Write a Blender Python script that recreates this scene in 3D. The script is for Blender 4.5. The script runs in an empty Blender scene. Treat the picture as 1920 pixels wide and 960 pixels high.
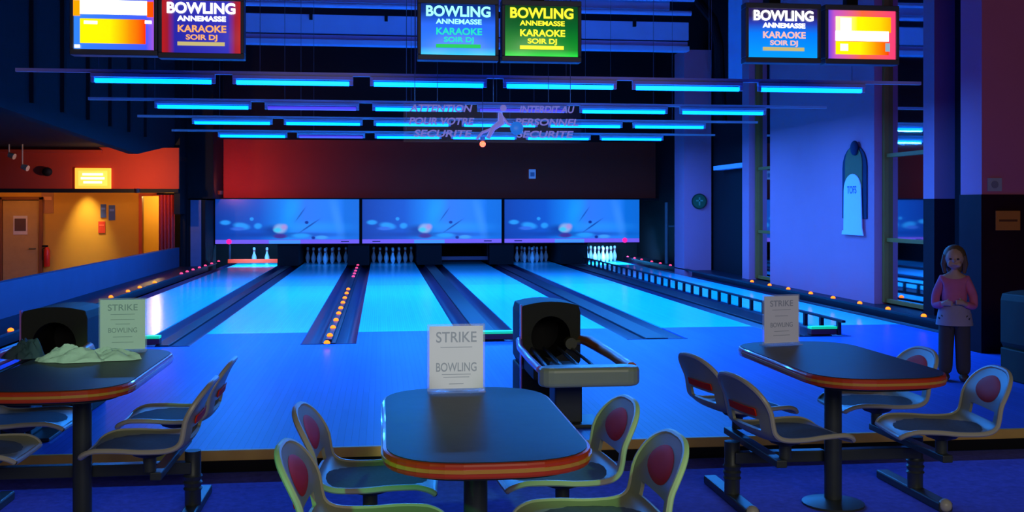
import bpy, bmesh, math, random
from mathutils import Vector, Matrix, noise as mnoise
random.seed(4)
PI = math.pi
sc = bpy.context.scene
C = sc.collection

# ------------------------------------------------------------ camera, world, exposure, big lights
F, H = 2000.0, 1.34                      # focal length in pixels of a 1920 frame, eye height above the lanes
YAW = math.atan(246 / F)
cam_d = bpy.data.cameras.new('camera'); cam = bpy.data.objects.new('camera', cam_d); C.objects.link(cam)
cam.location = (0, 0, H); cam.rotation_euler = (PI/2, 0, -YAW)
cam_d.sensor_width = 36; cam_d.lens = F * 36 / 1920; cam_d.shift_y = -91 / 1920
cam_d.clip_start = .05; cam_d.clip_end = 200
sc.camera = cam
sc.view_settings.view_transform = 'Standard'; sc.view_settings.look = 'None'
sc.view_settings.exposure = 0; sc.view_settings.gamma = 1; sc.view_settings.use_curve_mapping = False
w = bpy.data.worlds.new('world'); sc.world = w; w.use_nodes = True
w.node_tree.nodes['Background'].inputs[0].default_value = (.02, .04, .2, 1)
w.node_tree.nodes['Background'].inputs[1].default_value = .05

TUBE_W = 84.0                            # watts of one blue tube
TUBE_COL = (.022, .25, 1)
def lamp(kind, loc, energy, col, rot=(0,0,0), size=.1, size_y=None, spot=60, blend=.5, parent=None, name='lamp'):
    d = bpy.data.lights.new(name, kind); d.energy = energy; d.color = col
    if kind == 'AREA':
        d.size = size
        if size_y: d.shape = 'RECTANGLE'; d.size_y = size_y
    elif kind == 'SPOT':
        d.spot_size = math.radians(spot); d.spot_blend = blend; d.shadow_soft_size = size
    else: d.shadow_soft_size = size
    o = bpy.data.objects.new(name, d); C.objects.link(o); o.location = loc; o.rotation_euler = rot
    if parent: o.parent = parent
    return o
def aim(o, target):
    o.rotation_euler = (Vector(target) - o.location).to_track_quat('-Z', 'Y').to_euler()
# the bar behind the seats: dim warm room light, and a green disco spot
a = lamp('AREA', (1.2, -3.0, 2.9), 110, (1, .92, .76), size=5, size_y=1.6, name='bar_light'); aim(a, (.6, 4.5, .2))
a = lamp('SPOT', (-2.4, -1.5, 2.9), 420, (.1, 1, .25), size=.08, spot=7, blend=.6, name='disco_light'); aim(a, (.12, 3.85, .3))
a = lamp('SPOT', (-.6, -1.2, 2.9), 170, (.15, 1, .3), size=.08, spot=9, blend=.6, name='disco_light'); aim(a, (-1.25, 5.5, .7))
a = lamp('SPOT', (2.2, -1.2, 2.9), 380, (.3, 1, .25), size=.08, spot=11, blend=.7, name='disco_light'); aim(a, (.95, 3.6, .55))

for tx, ty, tz, e_, c_, sp_ in ((.30, 4.27, .76, 560, (.82, .90, 1), 4.4), (-1.36, 5.5, .70, 420, (.55, 1, .75), 7), (2.13, 5.50, .74, 300, (.68, .66, 1), 4.4)):   # added unseen spots that only brighten the tables' menus
    a = lamp('SPOT', (tx*.5+.4, -1.0, 2.9), e_, c_, size=.04, spot=sp_, blend=.7, name='added_menu_light'); aim(a, (tx, ty, tz))

# ------------------------------------------------------------ helpers
def px(x, X=None, Y=None):               # world point on the vertical plane X=.. or Y=.. in the direction of column x
    t = (x - 960) / F; rx = math.sin(YAW) + math.cos(YAW)*t; ry = math.cos(YAW) - math.sin(YAW)*t
    return (X, ry/rx*X) if X is not None else (rx/ry*Y, Y)
mats = {}
def mat(name, col, rough=.5, metal=0, spec=.5, emit=None, es=0, var=.12, scale=8, bump=0, coat=0, alpha=1, trans=0, stretch=None):
    if name in mats: return mats[name]
    m = bpy.data.materials.new(name); m.use_nodes = True; nt = m.node_tree; N, L = nt.nodes, nt.links
    b = N['Principled BSDF']
    b.inputs['Roughness'].default_value = rough; b.inputs['Metallic'].default_value = metal
    b.inputs['Specular IOR Level'].default_value = spec
    b.inputs['Coat Weight'].default_value = coat; b.inputs['Transmission Weight'].default_value = trans
    b.inputs['Alpha'].default_value = alpha
    tc = N.new('ShaderNodeTexCoord'); mp = N.new('ShaderNodeMapping'); L.new(tc.outputs['Object'], mp.inputs[0])
    if stretch: mp.inputs['Scale'].default_value = stretch
    nz = N.new('ShaderNodeTexNoise'); nz.inputs['Scale'].default_value = scale; nz.inputs['Detail'].default_value = 3
    L.new(mp.outputs[0], nz.inputs[0])
    rp = N.new('ShaderNodeMix'); rp.data_type = 'RGBA'
    rp.inputs[6].default_value = (*[c*(1-var) for c in col], 1); rp.inputs[7].default_value = (*[min(1, c*(1+var)) for c in col], 1)
    L.new(nz.outputs['Fac'], rp.inputs[0]); L.new(rp.outputs[2], b.inputs['Base Color'])
    if emit: b.inputs['Emission Color'].default_value = (*emit, 1); b.inputs['Emission Strength'].default_value = es
    if bump:
        bp = N.new('ShaderNodeBump'); bp.inputs['Strength'].default_value = bump; bp.inputs['Distance'].default_value = .01
        L.new(nz.outputs['Fac'], bp.inputs['Height']); L.new(bp.outputs[0], b.inputs['Normal'])
    mats[name] = m; return m
def boards(name, c1, c2, seam, bw, bl, rough, spec=.5, coat=0):   # narrow boards running along Y
    m = bpy.data.materials.new(name); m.use_nodes = True; nt = m.node_tree; N, L = nt.nodes, nt.links
    b = N['Principled BSDF']; b.inputs['Roughness'].default_value = rough; b.inputs['Specular IOR Level'].default_value = spec
    b.inputs['Coat Weight'].default_value = coat; b.inputs['Coat Roughness'].default_value = .12
    g = N.new('ShaderNodeNewGeometry'); mp = N.new('ShaderNodeMapping'); mp.inputs['Rotation'].default_value = (0, 0, PI/2)
    L.new(g.outputs['Position'], mp.inputs[0])
    br = N.new('ShaderNodeTexBrick'); L.new(mp.outputs[0], br.inputs[0])
    br.inputs['Color1'].default_value = (*c1, 1); br.inputs['Color2'].default_value = (*c2, 1); br.inputs['Mortar'].default_value = (*seam, 1)
    br.inputs['Scale'].default_value = 1; br.inputs['Brick Width'].default_value = bl; br.inputs['Row Height'].default_value = bw
    br.inputs['Mortar Size'].default_value = .0012; br.inputs['Bias'].default_value = 0
    L.new(br.outputs[0], b.inputs['Base Color'])
    mats[name] = m; return m

class MB:
    def __init__(s): s.bm = bmesh.new(); s.mi = 0
    def _f(s, vs):
        try: f = s.bm.faces.new(vs); f.material_index = s.mi; return f
        except ValueError: return None
    def box(s, c, d, rot=None):
        r = bmesh.ops.create_cube(s.bm, size=1)
        M = Matrix.Translation(Vector(c)) @ (rot.to_4x4() if rot is not None else Matrix()) @ Matrix.Diagonal((*d, 1))
        bmesh.ops.transform(s.bm, matrix=M, verts=r['verts'])
        for v in r['verts']:
            for f in v.link_faces: f.material_index = s.mi
        return s
    def span(s, x0, x1, y0, y1, z0, z1): return s.box(((x0+x1)/2, (y0+y1)/2, (z0+z1)/2), (abs(x1-x0), abs(y1-y0), abs(z1-z0)))
    def bar(s, p, q, w, h=None):
        p, q = Vector(p), Vector(q); d = q-p; h = h or w
        return s.box((p+q)/2, (w, d.length, h), d.to_track_quat('Y', 'Z').to_matrix())
    def tube(s, pts, r, n=10, caps=True):
        pts = [Vector(p) for p in pts]; rings = []
        rs = r if isinstance(r, (list, tuple)) else [r]*len(pts)
        up = None
        for i, p in enumerate(pts):
            t = (pts[min(i+1, len(pts)-1)] - pts[max(i-1, 0)])
            if t.length < 1e-9: t = Vector((0, 0, 1))
            t.normalize()
            if up is None: up = Vector((0, 0, 1)) if abs(t.z) < .9 else Vector((1, 0, 0))
            a = t.cross(up)
            if a.length < 1e-6: a = t.cross(Vector((1, .3, 0)))
            a.normalize(); b = a.cross(t); up = b
            rings.append([s.bm.verts.new(p + rs[i]*(math.cos(2*PI*k/n)*a + math.sin(2*PI*k/n)*b)) for k in range(n)])
        for A, B in zip(rings, rings[1:]):
            for k in range(n): s._f([A[k], A[(k+1) % n], B[(k+1) % n], B[k]])
        if caps: s._f(rings[0][::-1]); s._f(rings[-1])
        return s
    def lathe(s, prof, n=20, c=(0, 0, 0)):
        rings = [[s.bm.verts.new((c[0]+r*math.cos(2*PI*k/n), c[1]+r*math.sin(2*PI*k/n), c[2]+z)) for k in range(n)] for r, z in prof]
        for A, B in zip(rings, rings[1:]):
            for k in range(n): s._f([A[k], A[(k+1) % n], B[(k+1) % n], B[k]])
        s._f(rings[0][::-1]); s._f(rings[-1]); return s
    def prism(s, poly, z0, z1, M=None):
        lo = [Vector((x, y, z0)) for x, y in poly]; hi = [Vector((x, y, z1)) for x, y in poly]
        if M: lo = [M @ v for v in lo]; hi = [M @ v for v in hi]
        lo = [s.bm.verts.new(v) for v in lo]; hi = [s.bm.verts.new(v) for v in hi]; n = len(poly)
        s._f(lo[::-1]); s._f(hi)
        for k in range(n): s._f([lo[k], lo[(k+1) % n], hi[(k+1) % n], hi[k]])
        return s
    def ball(s, c, r, sc_=(1, 1, 1), u=16, v=12):
        q = bmesh.ops.create_uvsphere(s.bm, u_segments=u, v_segments=v, radius=r)
        bmesh.ops.transform(s.bm, matrix=Matrix.Translation(Vector(c)) @ Matrix.Diagonal((*sc_, 1)), verts=q['verts'])
        for x in q['verts']:
            for f in x.link_faces: f.material_index = s.mi
        return s
    def build(s, name, m, parent=None, bevel=0, smooth=False, loc=None, seg=2):
        me = bpy.data.meshes.new(name); bmesh.ops.recalc_face_normals(s.bm, faces=s.bm.faces[:])
        s.bm.to_mesh(me); s.bm.free()
        for x in (m if isinstance(m, list) else [m]): me.materials.append(x)
        o = bpy.data.objects.new(name, me); C.objects.link(o)
        if parent: o.parent = parent
        if loc: o.location = loc
        if smooth:
            for p in me.polygons: p.use_smooth = True
            es = me.attributes.new('sharp_edge', 'BOOLEAN', 'EDGE')
            bm = bmesh.new(); bm.from_mesh(me)
            sh = [len(e.link_faces) != 2 or e.calc_face_angle(0) > .7 for e in bm.edges]; bm.free()
            es.data.foreach_set('value', sh)
        if bevel:
            md = o.modifiers.new('bevel', 'BEVEL'); md.width = bevel; md.segments = seg; md.limit_method = 'ANGLE'; md.angle_limit = .7
        return o
def tag(o, label, cat, group=None, kind=None):
    o['label'] = label; o['category'] = cat
    if group: o['group'] = group
    if kind: o['kind'] = kind
    return o
def thing(name, label, cat, loc=(0, 0, 0), rz=0, group=None):
    o = bpy.data.objects.new(name, None); C.objects.link(o); o.empty_display_size = .1
    o.location = loc; o.rotation_euler = (0, 0, rz); return tag(o, label, cat, group)
def struct(name, mb, m, bevel=0):
    o = mb.build(name, m, bevel=bevel); o['kind'] = 'structure'; return o
def dup(root, loc, rz, label):
    r = root.copy(); C.objects.link(r); r.location = loc; r.rotation_euler = (0, 0, rz); r['label'] = label
    for ch in list(root.children):
        c = ch.copy(); C.objects.link(c); c.parent = r
        for g in ch.children:
            d = g.copy(); C.objects.link(d); d.parent = c
    return r
def text(body, size, loc, m, parent=None, name='lettering', rot=(PI/2, 0, 0), bold=.012, align='CENTER', sx=1, shear=0, ext=.001, width=None):
    c = bpy.data.curves.new(name, 'FONT'); c.body = body; c.size = size; c.align_x = align; c.align_y = 'CENTER'
    c.offset = bold*size; c.extrude = ext; c.shear = shear
    t = bpy.data.objects.new(name, c); C.objects.link(t)
    bpy.context.view_layer.update()
    me = bpy.data.meshes.new_from_object(t.evaluated_get(bpy.context.evaluated_depsgraph_get()))
    bpy.data.objects.remove(t); me.materials.clear(); me.materials.append(m); me.name = name
    if width:
        xs = [v.co.x for v in me.vertices]; sx = width/(max(xs)-min(xs))
    o = bpy.data.objects.new(name, me); C.objects.link(o); o.location = loc; o.rotation_euler = rot; o.scale = (sx, 1, 1)
    if parent: o.parent = parent
    return o

# ------------------------------------------------------------ materials
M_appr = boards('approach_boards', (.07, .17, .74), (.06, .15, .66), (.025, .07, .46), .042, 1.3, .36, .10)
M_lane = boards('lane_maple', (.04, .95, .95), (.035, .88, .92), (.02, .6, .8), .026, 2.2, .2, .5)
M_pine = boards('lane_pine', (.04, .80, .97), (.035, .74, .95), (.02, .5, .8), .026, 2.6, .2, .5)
M_carpet = mat('carpet', (.16, .17, .85), .95, spec=.1, var=.4, scale=30, bump=.3)
M_black = mat('black_paint', (.008, .008, .012), .7, spec=.2)
M_ceil = mat('ceiling_black', (.010, .010, .018), .9, spec=.1)
M_wallp = mat('lilac_plaster', (.72, .17, .30), .8, spec=.2, var=.05, scale=2)
M_beam = mat('painted_steel', (.6, .55, 1), .6, spec=.3, var=.1, scale=3)
M_red = mat('red_wall_paint', (.45, .05, .03), .8, spec=.15, var=.06, scale=2)
M_dado = mat('dark_panelling', (.03, .005, .012), .7, spec=.12, var=.3, scale=4)
M_low = mat('low_wall_paint', (.08, .08, .17), .8, spec=.2, var=.08, scale=3)
M_side = mat('dark_blue_paint', (.02, .02, .03), .85, spec=.15)
M_gut = mat('gutter_plastic', (.015, .012, .055), .32, spec=.22, var=.3, scale=4, stretch=(1, .1, 1))
M_cap = mat('divider_plastic', (.012, .012, .025), .4, spec=.25)
M_wood = mat('oak_edging', (.95, .5, .12), .5, var=.3, scale=6)
M_gold = mat('ochre_frame', (.40, .12, .02), .5, spec=.4)
M_mirror = mat('mirror_silver', (.62, .62, .7), .03, metal=1, var=0)
M_batten = mat('white_batten', (.75, .6, .75), .4, var=.03)
M_tube = mat('blue_tube', (.5, .5, .6), .3, emit=(0, .13, 1), es=6.6, var=0)
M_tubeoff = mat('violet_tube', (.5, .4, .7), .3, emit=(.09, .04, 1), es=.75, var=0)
M_wire = mat('hanging_wire', (.12, .12, .2), .5)
M_top = mat('table_laminate', (.05, .06, .07), .38, spec=.05, var=.15, scale=20)
M_edge = mat('red_edge_band', (.75, .07, .015), .28, coat=.5, var=.05)
M_yel = mat('yellow_edge_line', (.85, .42, .05), .3, coat=.5, var=.05)
M_steel = mat('dark_green_steel', (.06, .075, .07), .42, metal=.2, spec=.5)
M_shell = mat('chair_plastic', (.42, .44, .30), .34, spec=.5, var=.06)
M_rim = mat('chair_rim', (.62, .60, .48), .32, spec=.5, var=.05)
M_seatp = mat('seat_fabric', (.14, .16, .17), .7, spec=.2, var=.2, scale=60)
M_pad = mat('red_vinyl', (.95, .03, .002), .55, spec=.15, var=.08)
M_paper = mat('menu_paper', (.72, .74, .74), .6, var=.03)
M_ink = mat('menu_ink', (.34, .38, .42), .6, var=.05)
M_clear = mat('clear_acrylic', (.7, .78, .85), .06, alpha=.22, spec=.7, var=0)
M_hood = mat('ball_return_plastic', (.045, .05, .03), .6, spec=.2, var=.15)
M_hole = mat('tunnel_rubber', (.006, .006, .008), .8)
M_cream = mat('cream_bumper', (.5, .65, .42), .3, var=.05, coat=.3)
M_purple = mat('violet_rail', (.85, .35, .95), .3, coat=.4, var=.05)
M_orange = mat('red_orange_rail', (.95, .22, .02), .3, coat=.4, var=.2)
M_led = mat('orange_led', (.3, .06, .01), .6, spec=0, emit=(1, .16, .008), es=3.2, var=0)
M_ledp = mat('pink_led', (.3, .05, .1), .6, spec=0, emit=(1, .06, .20), es=1.4, var=0)
M_green = mat('green_light_strip', (.1, .8, .3), .4, emit=(.0, .75, .2), es=.6, var=0)
M_case = mat('monitor_case', (.10, .10, .12), .45, var=.1)

# ------------------------------------------------------------ room shell
Y0, Y1, XL, XR, ZC = -4.0, 26.9, -12.0, 6.55, 5.6
SF = -.12                                   # seating floor level
AE, FL = 6.05, 10.6                         # approach edge, start of the gutters
struct('floor', MB().span(XL+7.8, XR+2.5, Y0, AE-.03, SF-.1, SF), M_carpet)
struct('floor', MB().span(-4.2, XR, AE, FL, -.118, 0), M_appr)
struct('floor', MB().span(XL, -4.2, Y0, Y1, -.75, -.6), mat('hall_floor', (.3, .12, .06), .5))
struct('floor', MB().span(-4.2, XR, FL, Y1, -.3, -.13), M_black)
struct('trim_1', MB().span(-4.2, XR, AE-.03, AE, -.055, .002), M_wood, .004)
struct('trim_2', MB().span(-4.2, XR, AE-.02, AE-.001, SF, -.056), M_black)
struct('ceiling', MB().span(XL, XR+3, Y0, Y1, ZC, ZC+.1), M_ceil)
struct('wall_front', MB().span(XL, XR+3, Y0-.1, Y0, -.7, ZC), M_side)
struct('wall_right', MB().span(XR, XR+.1, 8.0, Y1, -.3, ZC), M_black)
struct('wall_right', MB().span(XR+2.4, XR+2.5, Y0, 8.0, -.3, ZC), M_side)
struct('wall_right', MB().span(XR, XR+2.5, 8.0, 8.1, -.3, ZC), M_black)
struct('wall_left', MB().span(XL-.1, XL, Y0, Y1, -.7, ZC), M_red)
# back: red wall above the masks, black pit behind the pins
struct('wall_back', MB().span(-3.57, XR, 25.0, 25.1, 1.5, 2.9), M_red)
struct('wall_back', MB().span(-3.57, XR, 25.0, 25.1, 2.9, ZC), M_black)
struct('wall_back', MB().span(-4.2, XR, Y1, Y1+.1, -.3, 2.5), M_black)
struct('ceiling', MB().span(-3.9, XR, 24.7, Y1, 1.5, 1.56), M_black)
# steel beam right across the hall and what hangs above it
b = MB(); b.span(-8, 6.0, 20.3, 20.55, 4.40, 4.50); b.span(-8, 6.0, 20.42, 20.5, 4.50, 4.60); b.span(-8, 6.0, 20.35, 20.45, 4.62, 4.97)
struct('trim_3', b, M_beam, .01)
b = MB(); b.tube([(-8, 20.2, 5.12), (6, 20.2, 5.12)], .05, 12); b.tube([(-8, 20.0, 5.3), (6, 20.0, 5.34)], .035, 12); b.span(-8, 5.6, 20.3, 20.5, 5.2, 5.45)
struct('trim_4', b, M_beam)
for k, X in enumerate((-1.3, .1, 3.4, 4.9)):
    struct('trim_5', MB().span(X-.03, X+.03, 20.28, 20.34, 4.86, 5.02), M_black)
# right hand side columns and panels
struct('trim_6', MB().span(5.95, 6.5, 20.5, 21.2, -.1, 4.46), M_wallp)
struct('trim_7', MB().span(6.3, XR, 13.05, 16.75, -.1, ZC), M_wallp)
struct('trim_8', MB().span(6.3, XR, 17.75, 18.1, -.1, ZC), M_wallp)
struct('trim_9', MB().span(6.3, XR+.3, 11.55, 11.8, 1.44, ZC), M_wallp)
struct('trim_9', MB().span(6.3, XR+.3, 11.55, 11.8, -.1, 1.44), M_dado)
struct('trim_10', MB().span(5.48, 5.93, 9.2, 9.56, 1.46, ZC), M_wallp)
struct('trim_10', MB().span(5.47, 5.94, 9.19, 9.57, 0, 1.46), M_dado)
struct('trim_11', MB().span(5.93, XR, 9.35, 9.5, 1.46, ZC), M_wallp)
struct('trim_11', MB().span(5.94, XR, 9.35, 9.5, 0, 1.46), M_dado)
b = MB(); b.tube([(6.1, 20.0, 5.3), (6.25, 19.6, 4.9), (6.3, 19.4, 4.4), (6.3, 19.2, 2.9)], .09, 12)
struct('trim_12', b, M_black)
struct('trim_13', MB().span(6.35, 6.52, 18.12, 19.0, 3.6, 5.3), M_beam)
struct('trim_14', MB().span(6.32, 6.5, 18.1, 19.8, 2.05, 2.13), M_beam)
# mirrors on the right wall between the pilasters
def mirror(y0, y1, label):
    t = thing('wall_mirror', label, 'mirror', (6.46, (y0+y1)/2, .12), group='mirrors on the right wall'); d = (y1-y0)/2
    MB().span(0, .04, -d+.02, d-.02, .02, 3.9).build('mirror_glass', M_mirror, t)
    f = MB()
    for s in (-1, 1): f.span(-.06, .02, s*(d-.03)-.03, s*(d-.03)+.03, 0, 3.95)
    for z in (.0, .78, 1.86, 3.9): f.span(-.03, .02, -d+.06, d-.06, z, z+.05)
    f.build('mirror_frame', M_gold, t, .004)
mirror(11.81, 13.04, 'tall ochre-framed mirror right of the pilaster with the hung robe')
mirror(16.76, 17.74, 'narrow ochre-framed mirror left of the pilaster with the hung robe')
# left: low wall, bulkhead, column, hall
struct('wall_left', MB().span(-4.32, -4.2, 5.0, 23.1, -.6, .5), M_low, .005)
b = MB(); M_yz = Matrix(((0, 0, 1, 0), (1, 0, 0, 0), (0, 1, 0, 0), (0, 0, 0, 1)))
b.prism([(Y0, 2.75), (12.4, 2.46), (19.2, 2.27), (22.6, 2.62), (22.6, ZC), (Y0, ZC)], -4.35, -4.2, M_yz)
struct('wall_left', b, M_side)
struct('ceiling', MB().span(XL, -4.35, Y0, 22.6, 2.56, 2.64), M_side)
for k in range(7):
    struct('trim_15', MB().span(-4.2, -4.15, 12.2+k*1.25, 12.3+k*1.25, 2.6, ZC), M_black)
struct('wall_back', MB().span(XL, -4.1, 22.5, 22.6, 1.72, 2.56), M_red)
struct('header_shadow_strip', MB().span(XL, -4.1, 22.42, 22.5, 1.64, 1.72), M_black)  # black strip standing in for the shadow under the header
struct('trim_17', MB().span(XL, -5.6, 22.38, 22.5, 2.44, 2.5), M_red)
M_yw = mat('yellow_hall_paint', (.66, .36, .05), .75, var=.08, scale=2)
struct('wall_back', MB().span(XL, -5.35, 25.0, 25.1, -.6, 2.6), M_yw)
struct('wall_back', MB().span(-4.9, -4.21, 25.0, 25.1, -.6, 1.5), M_black)
struct('wall_back', MB().span(-5.35, -4.9, 25.0, 25.1, 1.62, 2.6), M_yw)
struct('wall_back', MB().span(-6.4, -4.2, 26.8, 26.9, -.6, 2.6), M_yw)
struct('ceiling', MB().span(XL, -4.1, 22.6, 26.9, 2.3, 2.4), M_yw)
struct('wall_left', MB().span(-4.2, -4.1, 23.2, Y1, -.6, 5.6), M_black)
struct('wall_left', MB().span(-4.22, -4.1, 22.61, 23.19, 1.2, ZC), M_black)
struct('trim_18', MB().span(-4.1, -3.57, 23.5, 24.9, 1.53, ZC), M_black)
struct('trim_19', MB().span(-4.1, -3.72, 23.4, 24.9, -.1, 1.5), M_black)
struct('trim_20', MB().span(-4.02, -3.8, 23.36, 23.4, 0, 1.5), mat('blue_side_panel', (.12, .14, .3), .5))
d1 = MB(); d1.span(-8.35, -7.58, 24.95, 24.999, -.6, 1.5)
o = d1.build('door_1', mat('door_wood', (.55, .33, .12), .6), bevel=.004); o['kind'] = 'structure'
f = MB(); f.span(-8.43, -8.36, 24.9, 24.99, -.6, 1.57); f.span(-7.57, -7.5, 24.9, 24.99, -.6, 1.57); f.span(-8.43, -7.5, 24.9, 24.99, 1.51, 1.58)
f.build('door_frame', mat('door_frame_brown', (.25, .08, .03), .6), o, .004)
h_ = MB(); h_.tube([(-7.66, 24.95, .42), (-7.66, 24.9, .42), (-7.78, 24.9, .42)], .014, 8); h_.build('door_handle', M_steel, o, smooth=True)
f = MB(); f.span(-5.42, -5.35, 24.9, 25.0, -.6, 1.66); f.span(-4.93, -4.86, 24.9, 25.0, -.6, 1.66); f.span(-5.35, -4.93, 24.9, 25.0, 1.6, 1.66)
struct('trim_21', f, mat('red_door_frame', (.6, .08, .03), .5), .004)

# ------------------------------------------------------------ lanes, gutters, dividers
LX = [-3.41, -1.83, -.24, 1.43, 3.11, 4.86]; LW = 1.05; LE = 26.75
ORD = ['first', 'second', 'third', 'fourth', 'fifth', 'sixth']
for i, x in enumerate(LX):
    t = thing('bowling_lane', f'long glossy blue-lit bowling lane, {ORD[i]} from the left', 'bowling lane', (x+LW/2, FL, 0), group='bowling lanes side by side')
    MB().span(-LW/2, LW/2, 0.001, 1.0, -.12, 0).build('approach_boards', M_appr, t)
    MB().span(-LW/2, LW/2, 1.0, 7.85, -.12, 0).build('maple_boards', M_lane, t)
    MB().span(-LW/2, LW/2, 7.85, LE-FL, -.12, 0).build('pine_boards', M_pine, t)
def halfpipe(b, x0, x1, y0, y1, depth=.075):
    n = 8; A = []; w_ = x1-x0
    for y in (y0, y1):
        A.append([b.bm.verts.new((x0 + w_*k/n, y, -.012 - depth*math.sin(PI*k/n))) for k in range(n+1)])
    for k in range(n): b._f([A[0][k], A[0][k+1], A[1][k+1], A[1][k]])
gaps = [(LX[i]+LW, LX[i+1]) for i in range(5)]
gl = ['low dark divider with two gutters between the first and second lanes', 'dark divider carrying the row of orange lights between the second and third lanes',
      'wide dark divider with sheeny gutters between the third and fourth lanes', 'black divider strip between the fourth and fifth lanes',
      'dark divider under the ladder-like rail between the fifth and sixth lanes']
for (a0, a1), lab in zip(gaps, gl):
    t = thing('lane_divider', lab, 'gutter divider', ((a0+a1)/2, FL, 0), group='gutter dividers between the lanes'); g = (a1-a0)/2
    for s in (-1, 1):
        b = MB(); halfpipe(b, *(sorted((s*g, s*(g-.2)))), .001, LE-FL-.01); b.build('gutter', M_gut, t, smooth=True)
    MB().span(-g+.2, g-.2, 0.001, LE-FL, -.12, .012).build('centre_cap', M_cap, t, .006)
    MB().span(-g, g, -.012, 0.001, -.11, .004).build('end_plate', M_cap, t)
for a0, a1, lab in ((-4.2, LX[0], 'dark gutter and ledge along the low blue wall'), (LX[5]+LW, XR, 'dark gutter and ledge along the right wall')):
    t = thing('side_ledge', lab, 'gutter ledge', ((a0+a1)/2, FL, 0)); g = (a1-a0)/2; s = -1 if a0 < 0 else 1
    b = MB(); halfpipe(b, *sorted((-s*g, -s*(g-.2))), .001, LE-FL-.01); b.build('gutter', M_gut, t, smooth=True)
    y0 = -4.4 if s < 0 else -1.2
    MB().span(*sorted((-s*(g-.2), s*(g-.005))), y0, 15.9 if s > 0 else 12.5, (-.12 if s > 0 else .002), .10).build('ledge', M_cap, t, .01)

# pins
M_pin = bpy.data.materials.new('pin_plastic'); M_pin.use_nodes = True
nt = M_pin.node_tree; N, L = nt.nodes, nt.links; pb = N['Principled BSDF']; pb.inputs['Roughness'].default_value = .3
tc = N.new('ShaderNodeTexCoord'); sp = N.new('ShaderNodeSeparateXYZ'); L.new(tc.outputs['Object'], sp.inputs[0])
cr = N.new('ShaderNodeValToRGB'); cr.color_ramp.interpolation = 'CONSTANT'; L.new(sp.outputs[2], cr.inputs[0])
e = cr.color_ramp.elements; e[0].position = 0; e[0].color = (.75, .75, .8, 1); e[1].position = .265; e[1].color = (.7, .03, .03, 1)
for p, c in ((.279, (.75, .75, .8, 1)), (.292, (.7, .03, .03, 1)), (.305, (.75, .75, .8, 1))): q = e.new(p); q.color = c
L.new(cr.outputs[0], pb.inputs['Base Color'])
PROF = [(.026, 0), (.029, .01), (.045, .05), (.057, .09), (.060, .115), (.055, .15), (.042, .19), (.028, .225), (.0235, .255), (.024, .28), (.029, .31), (.0325, .34), (.031, .36), (.022, .376), (.008, .381)]
pin0 = None
names = ['head pin at the point', 'left pin of the second row', 'right pin of the second row', 'left pin of the third row', 'middle pin of the third row', 'right pin of the third row',
         'leftmost pin of the back row', 'second pin of the back row', 'third pin of the back row', 'rightmost pin of the back row']
def pins(lane, which=range(10), yy=25.55):
    global pin0
    cx = LX[lane]+LW/2; k = 0
    for r in range(4):
        for c in range(r+1):
            if k in which:
                if pin0 is None: o = pin0 = MB().lathe(PROF, 16).build('bowling_pin', M_pin, smooth=True)
                else: o = pin0.copy(); C.objects.link(o)
                o.location = (cx + (c-r/2)*.305, yy + r*.264, 0)
                tag(o, f'white bowling pin, {names[k]} on the {ORD[lane]} lane from the left', 'bowling pin', f'bowling pins on the {ORD[lane]} lane')
            k += 1
pins(0, (7, 8)); pins(1); pins(2); pins(4); pins(5)
# pin deck side walls and the lamp above every deck
for i, x in enumerate(LX):
    t = thing('pin_deck_light', f'blue lamp strip hidden above the pins of the {ORD[i]} lane from the left', 'lamp', (x+LW/2, 24.85, .62), group='lamps over the pin decks')
    MB().span(-.4, .4, -.04, .04, 0, .06).build('lamp_body', M_black, t, .004)
    MB().span(-.02, .02, -.02, .02, .06, .885).build('hanger', M_black, t)
    pw = (75, 4, 4, .1, 4, 110)[i]
    l = lamp('AREA', (0, .02, -.01), pw, (.12, .45, 1) if i in (0, 5) else TUBE_COL, size=.8, size_y=.05, parent=t, name='lamp'); l.rotation_euler = (math.radians(40), 0, 0)
for a0, a1 in gaps:
    struct('trim_22', MB().span(a0+.03, a1-.03, 24.7, 26.8, .014, 1.5), M_black)
# sweep bars
def sweep(i, z, m, lab):
    t = thing('sweep_bar', lab, 'sweep bar', (LX[i]+LW/2, 25.1, z), group='sweep bars across the lanes')
    MB().span(-.6, .6, -.02, .02, 0, .09).build('bar', m, t, .006)
    for s in (-1, 1): MB().span(s*.56-.02, s*.56+.02, .02, .06, -.02 if z > .1 else 0, 1.4-z).build('arm', M_cap, t, .004)
sweep(0, .06, mat('red_sweep', (.8, .04, .01), .4, emit=(1, .03, .01), es=.35), 'red lowered sweep bar across the leftmost lane')
sweep(3, .10, mat('dark_sweep', (.03, .03, .1), .4), 'dark lowered sweep bar across the fourth lane, hiding its pins')

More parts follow.
